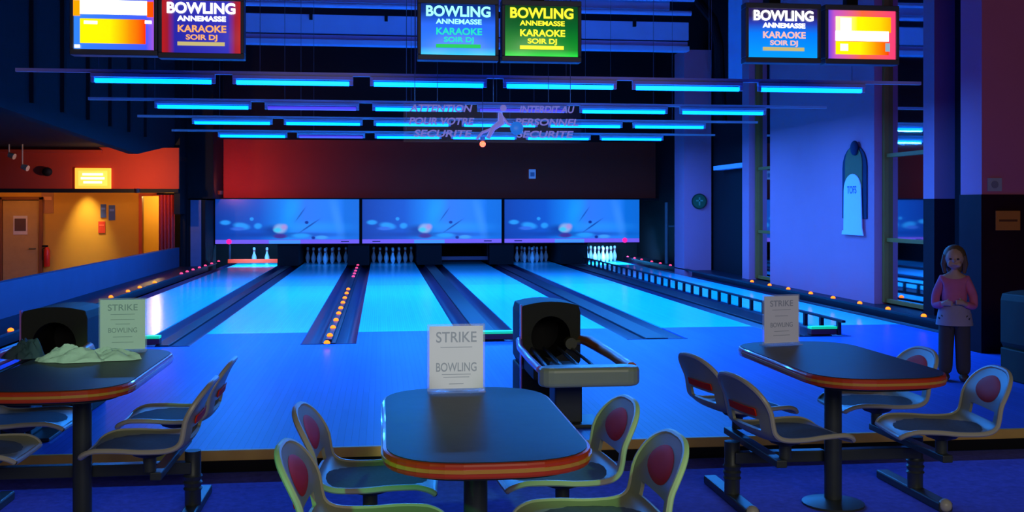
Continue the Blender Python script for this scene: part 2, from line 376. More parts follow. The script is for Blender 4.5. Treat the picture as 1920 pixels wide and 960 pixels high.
# ------------------------------------------------------------ mask panels
def art(name):
    m = bpy.data.materials.new(name); m.use_nodes = True; N, L = m.node_tree.nodes, m.node_tree.links; b = N['Principled BSDF']
    tc = N.new('ShaderNodeTexCoord'); sep = N.new('ShaderNodeSeparateXYZ'); L.new(tc.outputs['Object'], sep.inputs[0])
    rp = N.new('ShaderNodeValToRGB'); mr = N.new('ShaderNodeMapRange'); mr.inputs[1].default_value = -1.6; mr.inputs[2].default_value = 1.6
    L.new(sep.outputs[0], mr.inputs[0]); L.new(mr.outputs[0], rp.inputs[0]); e = rp.color_ramp.elements
    e[0].position = 0; e[0].color = (.003, .04, .35, 1); e[1].position = 1; e[1].color = (.004, .15, .7, 1)
    for p, c in ((.3, (.004, .09, .6, 1)), (.5, (.008, .27, 1, 1)), (.62, (.03, .20, 1, 1)), (.85, (.015, .22, 1, 1)), (.9, (.003, .16, .75, 1))): q = e.new(p); q.color = c
    cur = rp.outputs[0]
    nz = N.new('ShaderNodeTexNoise'); nz.inputs['Scale'].default_value = 5; L.new(tc.outputs['Object'], nz.inputs[0])
    def blob(cur, cx, cz, rx, rz, col, rot=0, soft=.55, k=1):
        mp = N.new('ShaderNodeMapping'); mp.vector_type = 'TEXTURE'; mp.inputs[1].default_value = (cx, 0, cz); mp.inputs[2].default_value = (0, rot, 0); mp.inputs[3].default_value = (rx, 50, rz)
        L.new(tc.outputs['Object'], mp.inputs[0])
        ln = N.new('ShaderNodeVectorMath'); ln.operation = 'LENGTH'; L.new(mp.outputs[0], ln.inputs[0])
        r = N.new('ShaderNodeMapRange'); r.interpolation_type = 'SMOOTHSTEP'; r.inputs[1].default_value = 1-soft; r.inputs[2].default_value = 1+soft*.4; r.inputs[3].default_value = k; r.inputs[4].default_value = 0
        L.new(ln.outputs['Value'], r.inputs[0]); mx = N.new('ShaderNodeMix'); mx.data_type = 'RGBA'
        L.new(r.outputs[0], mx.inputs[0]); L.new(cur, mx.inputs[6]); mx.inputs[7].default_value = (*col, 1); return mx.outputs[2]
    D = (.002, .02, .25); W = (.02, .33, 1)
    for a in ((0, .22, 1.6, .07, D, 0, .8, .6), (.55, .4, .9, .13, W, 0, .9, .6),
              (-1.38, .5, .13, .06, W), (-1.02, .42, .2, .085, W, .15), (-1.1, .36, .18, .05, (.03, .15, .8)), (-.66, .42, .1, .075, W), (-.8, .58, .05, .045, W),
              (-.3, .33, .34, .13, D, 0, .8, .8), (-.17, .36, .16, .12, (.25, .45, .85), 0, .5), (-.23, .33, .10, .06, (.05, .6, .95), 0, .6), (-.08, .4, .08, .07, (.45, .3, .7), 0, .8), (-.17, .19, .17, .06, (.05, .02, .25), 0, .5),
              (.28, .68, .22, .02, D, -.95, .8, .7), (.48, .42, .3, .022, D, -.6, .8, .8), (.42, .5, .05, .04, D), (.3, .2, .24, .06, W), (.75, .16, .16, .05, (.05, .35, 1)), (.57, .15, .05, .04, D),
              (.1, .8, .2, .4, (.01, .36, 1), .4, 1, .6), (1.1, .6, .12, .6, (.05, .30, 1), -.25, 1, .6)):
        cur = blob(cur, *a)
    b.inputs['Base Color'].default_value = (.02, .04, .1, 1); L.new(cur, b.inputs['Emission Color']); b.inputs['Emission Strength'].default_value = .95  # artwork colours are sent to emission over a dark base
    b.inputs['Roughness'].default_value = .3
    return m
A_ = art('mask_artwork')
M_strip = mat('mask_strip_violet', (.15, .1, .4), .4, emit=(.22, .13, .95), es=.7, var=.2)
M_strip2 = mat('mask_strip_blue', (.1, .2, .6), .4, emit=(.06, .30, 1), es=.9, var=.05)
M_dark = mat('dark_mark', (.01, .01, .08), .5)
ml = ['left glowing blue underwater mask panel above the pins', 'middle glowing blue underwater mask panel above the pins', 'right glowing blue underwater mask panel above the pins']
for k in range(3):
    t = thing('mask_panel', ml[k], 'mask panel', (-2.09+3.27*k, 24.6, .5), group='mask panels above the pins')
    MB().span(-1.615, 1.615, 0, .1, 0, 1.04).build('panel_box', M_black, t)
    MB().span(-1.6, 1.6, -.006, 0, .115, 1.025).build('artwork', A_, t)
    MB().span(-1.6, 1.6, -.008, 0, .02, .113).build('bottom_strip', M_strip, t)
    MB().span(-.42, .28, -.012, -.008, .02, .10).build('strip_window', M_strip2, t)
    for x in ((1.28,) if k == 0 else (-1.28, 1.28) if k == 1 else (-1.28,)): MB().span(x-.09, x+.09, -.014, -.008, .055, .075).build('strip_mark', M_dark, t)
    for x in ((-1.3,) if k == 0 else (1.25,) if k == 2 else ()):
        b = MB(); b.tube([(x, -.008, .07), (x, -.03, .07)], [.06, .055], 14); b.build('pink_signal_light', mat('pink_signal', (1, .1, .3), .4, emit=(1, .0, .22), es=1.2, var=0), t, smooth=True)

# ------------------------------------------------------------ tube light rows
LEN, PITCH, XC0 = 1.12, 1.37, -2.25
rows = [(11, 2.6, -3.56, 5.84, 'nearest'), (14, 2.62, -3.66, 6.07, 'second nearest'), (16.7, 2.63, -3.65, 6.07, 'third nearest'), (19.3, 2.6, -3.64, 6.19, 'farthest')]
off = {(1, 1), (1, 3), (3, 1)}
for r, (Y, Z, xa, xb, rn) in enumerate(rows):
    t = thing('light_rail', f'thin pale rail carrying the {rn} row of blue tubes', 'rail', ((xa+xb)/2, Y, Z+.075), group='rails of the tube lights'); hw = (xb-xa)/2
    MB().span(-hw, hw, -.02, .02, 0, .035).build('channel', M_batten, t)
    for k in range(6):
        x = -hw + (k+.5)*hw/3
        b = MB(); b.tube([(x, 0, .03), (x, 0, ZC-Z-.075)], .003, 5); b.build('hanging_wire', M_wire, t)
    for k in range(6):
        isoff = (r, k) in off
        u = thing('tube_light', f'{"unlit violet" if isoff else "glowing cyan-blue"} tube light, {ORD[k]} from the left in the {rn} row', 'tube light', (XC0+k*PITCH, Y, Z), group='ceiling tube lights over the lanes')
        bt = MB().span(-.6, .6, -.03, .03, .035, .074).build('batten', M_batten, u, .004)
        for s in (-1, 1): MB().span(s*.565, s*.6, -.02, .02, -.018, .035).build('lamp_holder', M_batten, bt, .003)
        b = MB(); b.tube([(-LEN/2, 0, 0), (LEN/2, 0, 0)], .024, 10); b.build('tube', M_tubeoff if isoff else M_tube, u, smooth=True)
        if not isoff:
            lamp('AREA', (0, 0, -.028), TUBE_W, TUBE_COL, size=LEN, size_y=.04, parent=u, name='lamp')
# monitors and their screens
def emis(name, col, s=1): return mat(name, [c*.1 for c in col], .3, emit=col, es=s, var=0)
def grad(name, stops, axis=0, lo=-.3, hi=.3, s=1):
    m = bpy.data.materials.new(name); m.use_nodes = True; N, L = m.node_tree.nodes, m.node_tree.links; b = N['Principled BSDF']
    tc = N.new('ShaderNodeTexCoord'); sep = N.new('ShaderNodeSeparateXYZ'); L.new(tc.outputs['Object'], sep.inputs[0])
    mr = N.new('ShaderNodeMapRange'); mr.inputs[1].default_value = lo; mr.inputs[2].default_value = hi; L.new(sep.outputs[axis], mr.inputs[0])
    rp = N.new('ShaderNodeValToRGB'); L.new(mr.outputs[0], rp.inputs[0]); e = rp.color_ramp.elements
    e[0].position = stops[0][0]; e[0].color = (*stops[0][1], 1); e[1].position = stops[-1][0]; e[1].color = (*stops[-1][1], 1)
    for p, c in stops[1:-1]: q = e.new(p); q.color = (*c, 1)
    L.new(rp.outputs[0], b.inputs['Emission Color']); b.inputs['Emission Strength'].default_value = s; b.inputs['Base Color'].default_value = (.02, .02, .02, 1)
    b.inputs['Roughness'].default_value = .2
    return m
def monitor(X, Z, label, kind, bg, cols=None):
    t = thing('monitor', label, 'monitor', (X, 8.6, Z), group='monitors hanging over the approach')
    b = MB(); b.span(-.328, .328, 0, .1, -.25, .24)
    b.prism([(-.3, -.22), (.3, -.22), (.3, .21), (-.3, .21)], 0, .1)
    b.bm.free(); b = MB()
    b.span(-.328, .328, -.02, .10, -.25, -.205); b.span(-.328, .328, -.02, .10, .205, .25); b.span(-.328, -.30, -.02, .1, -.205, .205); b.span(.30, .328, -.02, .1, -.205, .205)
    v = [[(-.32, .1, -.24), (.32, .1, -.24), (.32, .1, .24), (-.32, .1, .24)], [(-.2, .42, -.15), (.2, .42, -.15), (.2, .42, .17), (-.2, .42, .17)]]
    A, B = [[b.bm.verts.new(p) for p in q] for q in v]
    for i in range(4): b._f([A[i], A[(i+1) % 4], B[(i+1) % 4], B[i]])
    b._f(B); b._f(A[::-1])
    b.build('casing', M_case, t, .006)
    b = MB(); n = 8
    G = [[b.bm.verts.new((-.3+.6*i/n, -.004-.014*math.sin(PI*i/n)*math.sin(PI*j/n), -.205+.41*j/n)) for j in range(n+1)] for i in range(n+1)]
    for i in range(n):
        for j in range(n): b._f([G[i][j], G[i+1][j], G[i+1][j+1], G[i][j+1]])
    b.build('screen', bg, t, smooth=True)
    MB().span(-.05, .05, .18, .26, .2, ZC-Z).build('hanging_bracket', M_black, t)
    yy = -.021
    if kind == 'logo':
        c1, c2, c3, c4 = cols
        text('BOWLING', .115, (0, yy, .14), c1, t, bold=.03, width=.52)
        text('ANNEMASSE', .055, (.005, yy, .06), c2, t, bold=.03, width=.37)
        text('KARAOKE', .075, (.005, yy, -.02), c3, t, bold=.03, width=.37)
        text('SOIR DJ', .055, (.005, yy, -.085), c3, t, bold=.03, width=.24)
        MB().span(-.18, .18, yy-.001, yy, -.15, -.12).build('caption_bar', c4, t)
    elif kind == 'scoreA':
        W = emis('white_glow', (1, 1, 1), 3)
        MB().span(-.25, .25, yy-.001, yy, .065, .175).build('title_bar', W, t)
        MB().span(-.25, .24, yy-.001, yy, -.16, .03).build('score_table', cols[0], t)
        for x, z, w2 in ((-.17, .0, .1), (.26, .01, .05), (-.27, -.185, .04)): MB().span(x-w2/2, x+w2/2, yy-.003, yy-.001, z-.012, z+.012).build('score_mark', W, t)
        MB().span(-.3, -.25, yy-.001, yy, .05, .17).build('corner_block', emis('orange_glow', (1, .28, 0), 1.5), t)
        MB().span(.25, .3, yy-.001, yy, .05, .17).build('corner_block', emis('red_glow', (1, .06, 0), 1.5), t)
    else:
        W = emis('white_glow', (1, 1, 1), 3)
        MB().span(-.24, .25, yy-.001, yy, .02, .15).build('score_table', cols[0], t)
        MB().span(-.24, .23, yy-.001, yy, -.055, .03).build('title_bar', W, t)
        MB().span(-.2, -.1, yy-.003, yy, .03, .14).build('score_mark', emis('pale_glow', (1, .9, .5), 2), t)
        MB().span(-.24, .23, yy-.001, yy, -.17, -.06).build('score_table', cols[1], t)
        MB().span(-.20, -.13, yy-.003, yy, -.14, -.08).build('score_mark', emis('pale_glow', (1, .9, .5), 2), t)
        MB().span(.2, .24, yy-.003, yy, -.14, -.07).build('score_mark', emis('grey_glow', (.3, .45, .6), 1), t)
yr = [(0, (1, .8, 0)), (.45, (1, .75, 0)), (.75, (1, .25, 0)), (1, (1, .02, 0))]
white, orange = emis('white_glow', (1, 1, 1), 3), emis('peach_glow', (1, .45, .15), 1)
monitor(-2.055, 2.77, 'monitor showing a yellow and red score sheet, leftmost of the six', 'scoreA', grad('screen_a', [(0, (.03, .25, 1)), (.9, (.05, .1, 1)), (1, (.4, .1, .8))], 0), [grad('score_a', yr, 0, -.25, .24, 1.3)])
monitor(-1.395, 2.755, 'monitor with white BOWLING lettering over dark blue with red corners', 'logo', grad('screen_b', [(0, (.5, .01, .01)), (.07, (.35, .01, .03)), (.16, (.02, .02, .4)), (.84, (.03, .03, .5)), (.93, (.35, .01, .04)), (1, (.5, .01, .01))], 0), [white, white, orange, emis('straw_glow', (.6, .5, .2))])
monitor(.62, 2.775, 'monitor with pale cyan BOWLING lettering over bright blue', 'logo', grad('screen_c', [(0, (0, .6, 1)), (.15, (0, .2, 1)), (.6, (.02, .15, 1)), (.85, (0, .03, .3)), (1, (0, .02, .2))], 2, -.2, .2), [emis('cyan_glow', (.3, 1, 1), 1.5), emis('cyan_glow', (.3, 1, 1), 1.5), emis('turquoise_glow', (0, .8, .6), 1), emis('green_glow', (0, .6, .1), 1)])
monitor(1.30, 2.775, 'monitor with yellow BOWLING lettering over dark green', 'logo', grad('screen_d', [(0, (0, .8, .05)), (.12, (0, .3, .02)), (.6, (0, .12, .02)), (1, (0, .05, .01))], 2, -.2, .2), [emis('yellow_glow', (1, .9, .03), 1.3)]*4)
monitor(3.345, 2.80, 'monitor with white BOWLING lettering over bright blue, fifth from the left', 'logo', grad('screen_e', [(0, (0, .35, 1)), (.5, (0, .2, 1)), (.7, (.02, .05, .5)), (.85, (.02, .01, .1)), (1, (.02, .01, .1))], 2, -.2, .2), [white, white, emis('rose_glow', (1, .55, .5), 1), emis('straw_glow', (.6, .5, .2))])
monitor(4.04, 2.80, 'monitor showing a glaring yellow and orange score sheet, rightmost of the six', 'scoreB', grad('screen_f', [(0, (.1, .06, .8)), (.1, (.6, .1, .6)), (.5, (1, .15, .05)), (1, (1, .05, .2))], 0), [grad('score_f', [(0, (1, .9, .5)), (.4, (1, .8, 0)), (.8, (1, .6, 0)), (1, (1, .35, 0))], 0, -.24, .24, 1.3), grad('score_g', yr, 0, -.24, .24, 1.3)])

# hanging safety sign of clear acrylic
t = thing('hanging_sign', 'clear hanging sign printed with a bowler and pale safety notice lettering', 'sign', (1.0, 9.5, 1.92))
MB().span(-.80, .80, 0, .006, 0, .36).build('acrylic_sheet', mat('sign_acrylic', (.3, .35, .6), .1, alpha=.06, spec=.3, var=0), t)
SL = mat('sign_lettering', (.6, .55, .7), .6, emit=(.14, .12, .40), es=.9, var=.1)  # emission added to the printed letters to brighten them
for s_, z, x, w_ in (('ATTENTION', .30, -.47, .56), ('POUR VOTRE', .185, -.47, .58), ('SECURITE', .075, -.46, .52), ('INTERDIT AU', .30, .48, .5), ('PERSONNEL', .185, .48, .58), ('SECURITE', .075, .46, .52)):
    text(s_, .085, (x, -.003, z), SL, t, bold=.025, width=w_, shear=.2)
b = MB(); b.tube([(-.05, -.004, .04), (.0, -.004, .13), (.07, -.004, .18), (.06, -.004, .27)], [.018, .024, .035, .02], 8); b.ball((.09, -.004, .31), .03, (1, .3, 1)); b.tube([(.07, -.004, .25), (.13, -.004, .17), (.2, -.004, .14)], .012, 6); b.tube([(0, -.004, .13), (-.1, -.004, .09), (-.15, -.004, .03)], .014, 6)
b.build('bowler_emblem', SL, t, smooth=True)
b = MB(); b.ball((.21, -.01, .13), .06, (1, .3, 1)); b.build('ball_emblem', emis('blue_emblem', (.02, .2, .9), .7), t, smooth=True)
for x in (-.7, -.5, .0, .5, .7):
    b = MB(); b.tube([(x, .003, .36), (x, .003, ZC-1.92)], .003, 5); b.build('hanging_wire', M_wire, t)
# red ceiling lamp behind sign
X, Y = px(905, Y=12.4); t = thing('warning_light', 'small glowing red-orange light hanging under the tube rows', 'light', (X, Y, 2.08))
b = MB(); b.ball((0, 0, 0), .035, u=16); b.build('bulb', mat('red_bulb', (1, .2, .05), .4, emit=(1, .07, .01), es=5, var=0), t, smooth=True)
b = MB(); b.tube([(0, 0, .045), (0, 0, .09)], .03, 10); b.tube([(0, 0, .08), (0, 0, ZC-2.08)], .004, 5); b.build('cord', M_wire, t)

# ------------------------------------------------------------ guide lights
def strip(X, Z, cols, label, ya, yb, rail=True):
    t = thing('guide_light_strip', label, 'light strip', (X, 0, Z), group='strips of guide lights along the lanes')
    if rail: MB().span(-.03, .03, ya, yb, -.03, 0).build('channel', M_cap, t, .004)
    for xs, m in cols:
        for x in xs:
            Yv = px(x, X=X)[1]
            b = MB(); b.lathe([(.03, 0), (.03, .012), (.022, .024), (.008, .03)], 10); b.build('lamp_lens', m, t, loc=(0, Yv, 0), smooth=True)
strip(-3.6, .13, [((20, 120, 208, 240, 262, 290), M_led), ((340, 351, 362, 374, 385, 397, 410), M_ledp)], 'row of orange and pink guide lights beside the leftmost lane', 7, 24)
strip(-.51, .042, [((613, 618.5, 624.5, 630, 635, 639, 643, 646.5, 650, 653), M_led), ((662.5, 664.6, 666.7, 668.8, 671, 673, 675, 677, 679), M_ledp)], 'row of orange and pink guide lights on the divider between the second and third lanes', 10.65, 25)
strip(5.98, .13, [((1410, 1443, 1478, 1520, 1562, 1612, 1665, 1732), M_led), ((1177, 1190, 1203, 1222, 1238, 1257, 1275), M_ledp)], 'row of orange and pink guide lights beside the rightmost lane', 9.5, 25)
# ladder rail
t = thing('guard_rail', 'long low ladder-like bumper rail between the fifth and sixth lanes', 'rail', (4.74, FL, 0))
MB().span(-.02, .02, -.1, 14.3, .15, .175).build('top_bar', M_cap, t, .004)
for k in range(33): MB().span(-.018, .018, .0+k*.44, .05+k*.44, .013, .15).build('post', M_cap, t)
# foul line boxes
for X, w_, lab in ((-2.22, .10, 'small dark box with a glowing green strip at the gutter end by the second lane'), (1.12, .24, 'small dark box with a glowing green strip behind the centre ball return'), (4.58, .14, 'small dark box with a glowing green strip at the end of the ladder rail')):
    t = thing('foul_line_box', lab, 'sensor box', (X, 10.62, .005), group='foul line boxes at the gutter ends')
    MB().span(-w_, w_, 0, .12, .01, .07).build('box_body', mat('maroon_plastic', (.12, .02, .03), .4), t, .006)
    MB().span(-w_, w_, -.004, .1, .0705, .095).build('green_strip', M_green, t)

# ------------------------------------------------------------ tables
def outline(hw, hl, sh, r=.09, n=10):                   # bowed ends, straight sides
    P = []
    for sx, sy in ((1, 1), (-1, 1), (-1, -1), (1, -1)):
        pts = []
        for k in range(n+1):                            # quarter: side corner -> end middle
            a = PI/2*k/n
            x = hw*math.cos(a)**.68 if k < n else 0
            y = sh + (hl-sh)*math.sin(a)**.95
            pts.append((x*sx, y*sy))
        if sx*sy < 0: pts.reverse()
        P += pts
    out = []
    for p in P:
        if not out or (Vector(p)-Vector(out[-1])).length > .004: out.append(p)
    if (Vector(out[0])-Vector(out[-1])).length < .004: out.pop()
    return out
def offset(P, d):
    n = len(P); R = []
    for i in range(n):
        a, b, c = Vector(P[i-1]), Vector(P[i]), Vector(P[(i+1) % n]); t = (c-a).normalized(); nn = Vector((t.y, -t.x)); R.append(tuple(b+nn*d))
    return R
def table(loc, label):
    t = thing('bowling_table', label, 'table', loc, group='fixed tables with swing seats')
    P = outline(.325, .66, .40)
    MB().prism(offset(P, -.012), .685, .7205).build('tabletop', M_top, t)
    MB().prism(P, .672, .718).build('edge_band', M_edge, t, .008)
    MB().prism(offset(P, .004), .690, .701).build('edge_line', M_yel, t)
    MB().prism(offset(P, -.06), .655, .672).build('underside_board', M_steel, t)
    b = MB(); b.lathe([(.042, .02), (.042, .66)], 20); b.build('pedestal', M_steel, t, smooth=True)
    b = MB(); b.lathe([(.15, 0), (.15, .01), (.06, .03)], 24); b.build('base_plate', M_steel, t, smooth=True)
    for s in (-1, 1): MB().span(*sorted((s*.02, s*.48)), .04, .10, .20, .255).build('crossbeam', M_steel, t, .005)
    for s in (-1, 1):
        b = MB(); b.lathe([(.038, .04), (.038, .11), (.045, .12), (.038, .13), (.045, .15), (.038, .16), (.045, .18), (.038, .19), (.038, .30)], 16, (s*.48, .10, 0)); b.build('post', M_steel, t, smooth=True)
        fr = MB().span(s*.48-.035, s*.48+.035, -.20, .46, 0, .045).build('foot_rail', M_steel, t, .008)
        b = MB(); b.ball((s*.48, -.19, .03), .032); b.build('foot_cap', M_rim, fr, smooth=True)
        MB().span(s*.40-.025, s*.40+.025, -.36, .40, .275, .31).build('seat_rail', M_steel, t, .005)
    return t
t0 = table((.33, 3.73, SF), 'centre table nearest the camera, blue-grey top with a red and yellow edge')
def tcopy(loc, lab): return dup(t0, loc, 0, lab)
tcopy((-1.37, 5.14, SF), 'left table under the white cloth, grey top with a red edge')
tcopy((2.21, 5.02, SF), 'right table in front of the child, dark top with a red edge')

# ------------------------------------------------------------ swing seats
PR = [(.245, .408), (.215, .420), (.16, .425), (.08, .424), (0, .418), (-.08, .418), (-.13, .424), (-.165, .44), (-.188, .468), (-.198, .505), (-.204, .545), (-.212, .585), (-.226, .625), (-.244, .665), (-.262, .70), (-.276, .728)]
PR = [(x, z if z < .43 else .43+(z-.43)*.92) for x, z in PR]
HW = [.165, .188, .203, .21, .213, .214, .214, .213, .212, .211, .210, .208, .198, .178, .142, .066]
def cat(v):                                            # smooth sample of profile / half width
    n = len(PR)-1; v = max(0, min(n-1e-6, v)); i = int(v); f = v-i
    g = lambda L_, j: Vector((*L_[max(0, min(n, j))],)) if isinstance(L_[0], tuple) else Vector((L_[max(0, min(n, j))], 0))
    def cr(L_):
        a, b, c, d = (g(L_, j) for j in (i-1, i, i+1, i+2))
        return .5*((2*b) + (c-a)*f + (2*a-5*b+4*c-d)*f*f + (3*b-a-3*c+d)*f**3)
    p = cr(PR); h = cr(HW)[0]; w_ = i + f
    if w_ > 11: h = .209*math.sqrt(max(0, 1-((w_-11)/4.06)**2))
    return p, max(h, .01)
def S(u, v, off_=0):
    p, h = cat(v); q, _ = cat(v+.05); p0, _ = cat(v-.05); t = (q-p0).normalized(); nrm = Vector((t.y, -t.x)) if True else None
    # normal towards the sitter: up on the seat, forward on the back
    if nrm.y < -1e-6 or (abs(nrm.y) < .5 and nrm.x < 0): nrm = -nrm
    lift = .022*abs(u)**3*min(1, .25+v/2.2)*min(1, max(0, len(PR)-1-v)/4.5) + off_
    return Vector((p.x + nrm.x*lift, u*h, p.y + nrm.y*lift))
def make_seat():
    t = thing('swing_seat', '', 'seat', (0, 0, 0), 0, 'swivel seats fixed round the tables')
    b = MB(); nu, nv = 16, 45; vm = len(PR)-1
    G = [[b.bm.verts.new(S(-1+2*i/nu, vm*j/nv)) for j in range(nv+1)] for i in range(nu+1)]
    for i in range(nu):
        for j in range(nv):
            um = -1+2*(i+.5)/nu; v = vm*(j+.5)/nv
            if abs(um) < .62 and 8.3 < v < 9.75: continue
            b._f([G[i][j], G[i+1][j], G[i+1][j+1], G[i][j+1]])
    o = b.build('seat_shell', M_shell, t, smooth=True); md = o.modifiers.new('thick', 'SOLIDIFY'); md.thickness = .014; md.offset = 0; shell = o
    per = [S(-1, vm*j/60) for j in range(61)] + [S(-1+2*k/12, vm) for k in range(1, 12)] + [S(1, vm*j/60) for j in range(60, -1, -1)] + [S(1-2*k/12, 0) for k in range(1, 13)]
    b = MB(); b.tube(per, .0115, 8, False); b.build('rim', M_rim, shell, smooth=True)
    b = MB(); n = 24
    def ell(b, uc, vc, ru, rv, o1, k=8):
        rings = []
        for q in range(k+1):
            f = q/k; rings.append([b.bm.verts.new(S(uc+ru*f*math.cos(2*PI*a/n), vc+rv*f*math.sin(2*PI*a/n), o1+.006*(1-f**4))) for a in range(n)] if q else [b.bm.verts.new(S(uc, vc, o1+.006))])
        for a in range(n): b._f([rings[0][0], rings[1][a], rings[1][(a+1) % n]])
        for q in range(1, k):
            for a in range(n): b._f([rings[q][a], rings[q+1][a], rings[q+1][(a+1) % n], rings[q][(a+1) % n]])
    ell(b, 0, 12.0, .60, 1.65, .008); b.build('back_pad', M_pad, shell, smooth=True)
    b = MB(); ell(b, 0, 4.0, .84, 3.3, .006); b.build('seat_pad', M_seatp, shell, smooth=True)
    b = MB(); R = [[b.bm.verts.new(S(u, v, -.016 if e_ else -.009)) for v in (10.1, 10.5, 11.0)] for u in (-.6, -.3, 0, .3, .6) for e_ in (1,)]
    for i in range(4):
        for j in range(2): b._f([R[i][j], R[i+1][j], R[i+1][j+1], R[i][j+1]])
    o = b.build('back_plate', M_pad, shell, smooth=True); md = o.modifiers.new('thick', 'SOLIDIFY'); md.thickness = .006
    b = MB(); b.lathe([(.028, .311), (.028, .37), (.07, .385), (.09, .408)], 14); b.build('swivel_stem', M_steel, t, smooth=True)
    return t
seat0 = make_seat(); used = False
def seat(x, y, rz, label):
    global used
    if not used:
        used = True; seat0.location = (x, y, SF); seat0.rotation_euler = (0, 0, rz); seat0['label'] = label; return
    dup(seat0, (x, y, SF), rz, label)
R = math.radians
for (cx, cy, nm, data) in ((.33, 3.73, 'centre', ((-1, .36, -4), (-1, -.30, -4), (1, .36, 4), (1, -.30, 2))),
                           (-1.37, 5.14, 'left', ((1, .30, 0), (1, -.33, 0), (-1, .28, 0), (-1, -.38, 0))),
                           (2.17, 5.02, 'right', ((-1, .34, 10), (-1, -.32, 8), (1, -.30, -8), (1, .36, 0)))):
    for s, dy, rot in data:
        side = 'left' if s < 0 else 'right'; dp = 'farther' if dy > 0 else 'nearer'
        what = {('centre', 'left'): 'cream swing seat with green-lit edge,', ('centre', 'right'): 'swing seat with red oval back pad,',
                ('left', 'right'): 'cream swing seat seen from behind,', ('left', 'left'): 'dim swing seat at the frame edge,',
                ('right', 'left'): 'swing seat, red-striped back,', ('right', 'right'): 'bluish red-padded swing seat,'}[(nm, side)]
        seat(cx + s*.37 + (.07 if nm == 'right' and s > 0 else .04 if nm == 'right' else 0), cy+dy, (0 if s < 0 else PI) + R(rot), f'{what} {dp} one on the {side} of the {nm} table')

# ------------------------------------------------------------ menus and the cloth
def menu(loc, rz, w_, h_, label, lines):
    t = thing('menu_stand', label, 'menu stand', loc, rz, 'menu stands on the tables')
    b = MB(); b.span(-w_/2, w_/2, -.003, .003, .012, h_); b.span(-w_/2, w_/2, -.035, .035, 0, .006); b.span(-w_/2, w_/2, -.006, .006, .004, .014)
    b.build('acrylic_holder', M_clear, t, .001)
    pp = MB().span(-w_/2+.008, w_/2-.008, -.0045, -.0035, .014, h_-.008).build('paper', M_paper, t)
    for s_, sz, z, ww in lines:
        if s_: text(s_, sz, (0, -.0052, z*h_), M_ink, pp, bold=.01, width=ww*w_, ext=.0003)
        else: MB().span(-ww*w_/2, ww*w_/2, -.0056, -.0049, z*h_-sz/2, z*h_+sz/2).build('text_line', M_ink, pp)
L_ = lambda z, w2: ('', .0025, z, w2)
menu((.30, 4.27, SF+.7215), R(1), .232, .272, 'menu stand on the centre table, tall white sheet headed STRIKE', [('STRIKE', .06, .80, .70), L_(.66, .55), ('BOWLING', .05, .36, .70), L_(.26, .5), L_(.22, .45), L_(.12, .25)])
menu((-1.31, 5.66, SF+.7215), R(4), .235, .275, 'greenish-lit menu stand on the left table behind the cloth', [('STRIKE', .045, .82, .62), L_(.70, .5), L_(.6, .5), L_(.52, .3), ('BOWLING', .035, .40, .6), L_(.28, .4), L_(.18, .45)])
menu((2.13, 5.50, SF+.7215), R(12), .228, .272, 'lilac-lit menu stand on the right table, slightly turned', [('STRIKE', .045, .82, .62), L_(.70, .5), L_(.58, .35), ('BOWLING', .035, .40, .6), L_(.28, .4), L_(.2, .45)])
def cloth(loc, a, b_, h, m, name, label, cat_, seed):
    random.seed(seed); b = MB(); n, k = 72, 26; ph = [random.uniform(0, 6) for _ in range(6)]
    rings = []
    for q in range(k+1):
        f = q/k; ring = []
        for i in range(n):
            th = 2*PI*i/n; rr = 1 + .05*math.sin(13*th+ph[4])*math.sin(4*th) + .10*math.sin(3*th+ph[0]) + .06*math.sin(5*th+ph[1]) + .035*math.sin(11*th+ph[2])
            x = a*f*rr*math.cos(th); y = b_*f*rr*math.sin(th)
            z = h*(1-f**2.2)*(1+.25*math.sin(17*x+ph[3])+.2*math.sin(40*y+22*x+ph[4])) + .008*math.sin(9*th+8*f+ph[5])*(f > .2) + .009
            nv_ = mnoise.noise(Vector((x*22, y*30, seed))) + .5*mnoise.noise(Vector((x*55, y*60, seed)))
            z += .022*nv_*(1-f**3); z = max(z, .006*(1.3+nv_))
            if q == k: z = .001
            ring.append(b.bm.verts.new((x, y, max(z, .001))))
            if q == 0: break
        rings.append(ring)
    for i in range(n): b._f([rings[0][0], rings[1][i], rings[1][(i+1) % n]])
    for q in range(1, k):
        for i in range(n): b._f([rings[q][i], rings[q+1][i], rings[q+1][(i+1) % n], rings[q][(i+1) % n]])
    b._f(rings[-1][::-1])
    return tag(b.build(name, m, smooth=True, loc=loc), label, cat_)
cloth((-1.42, 5.38, SF+.7215), .235, .10, .05, mat('white_towel', (.66, .72, .68), .9, var=.08, scale=30, bump=.4), 'crumpled_cloth', 'crumpled white cloth lying on the left table by the menu', 'cloth', 3)
cloth((-1.74, 5.50, SF+.7215), .09, .08, .085, mat('dark_blue_cap', (.05, .09, .13), .8), 'folded_cap', 'small dark bluish fabric heap at the left table edge', 'cap', 9)
random.seed(4)

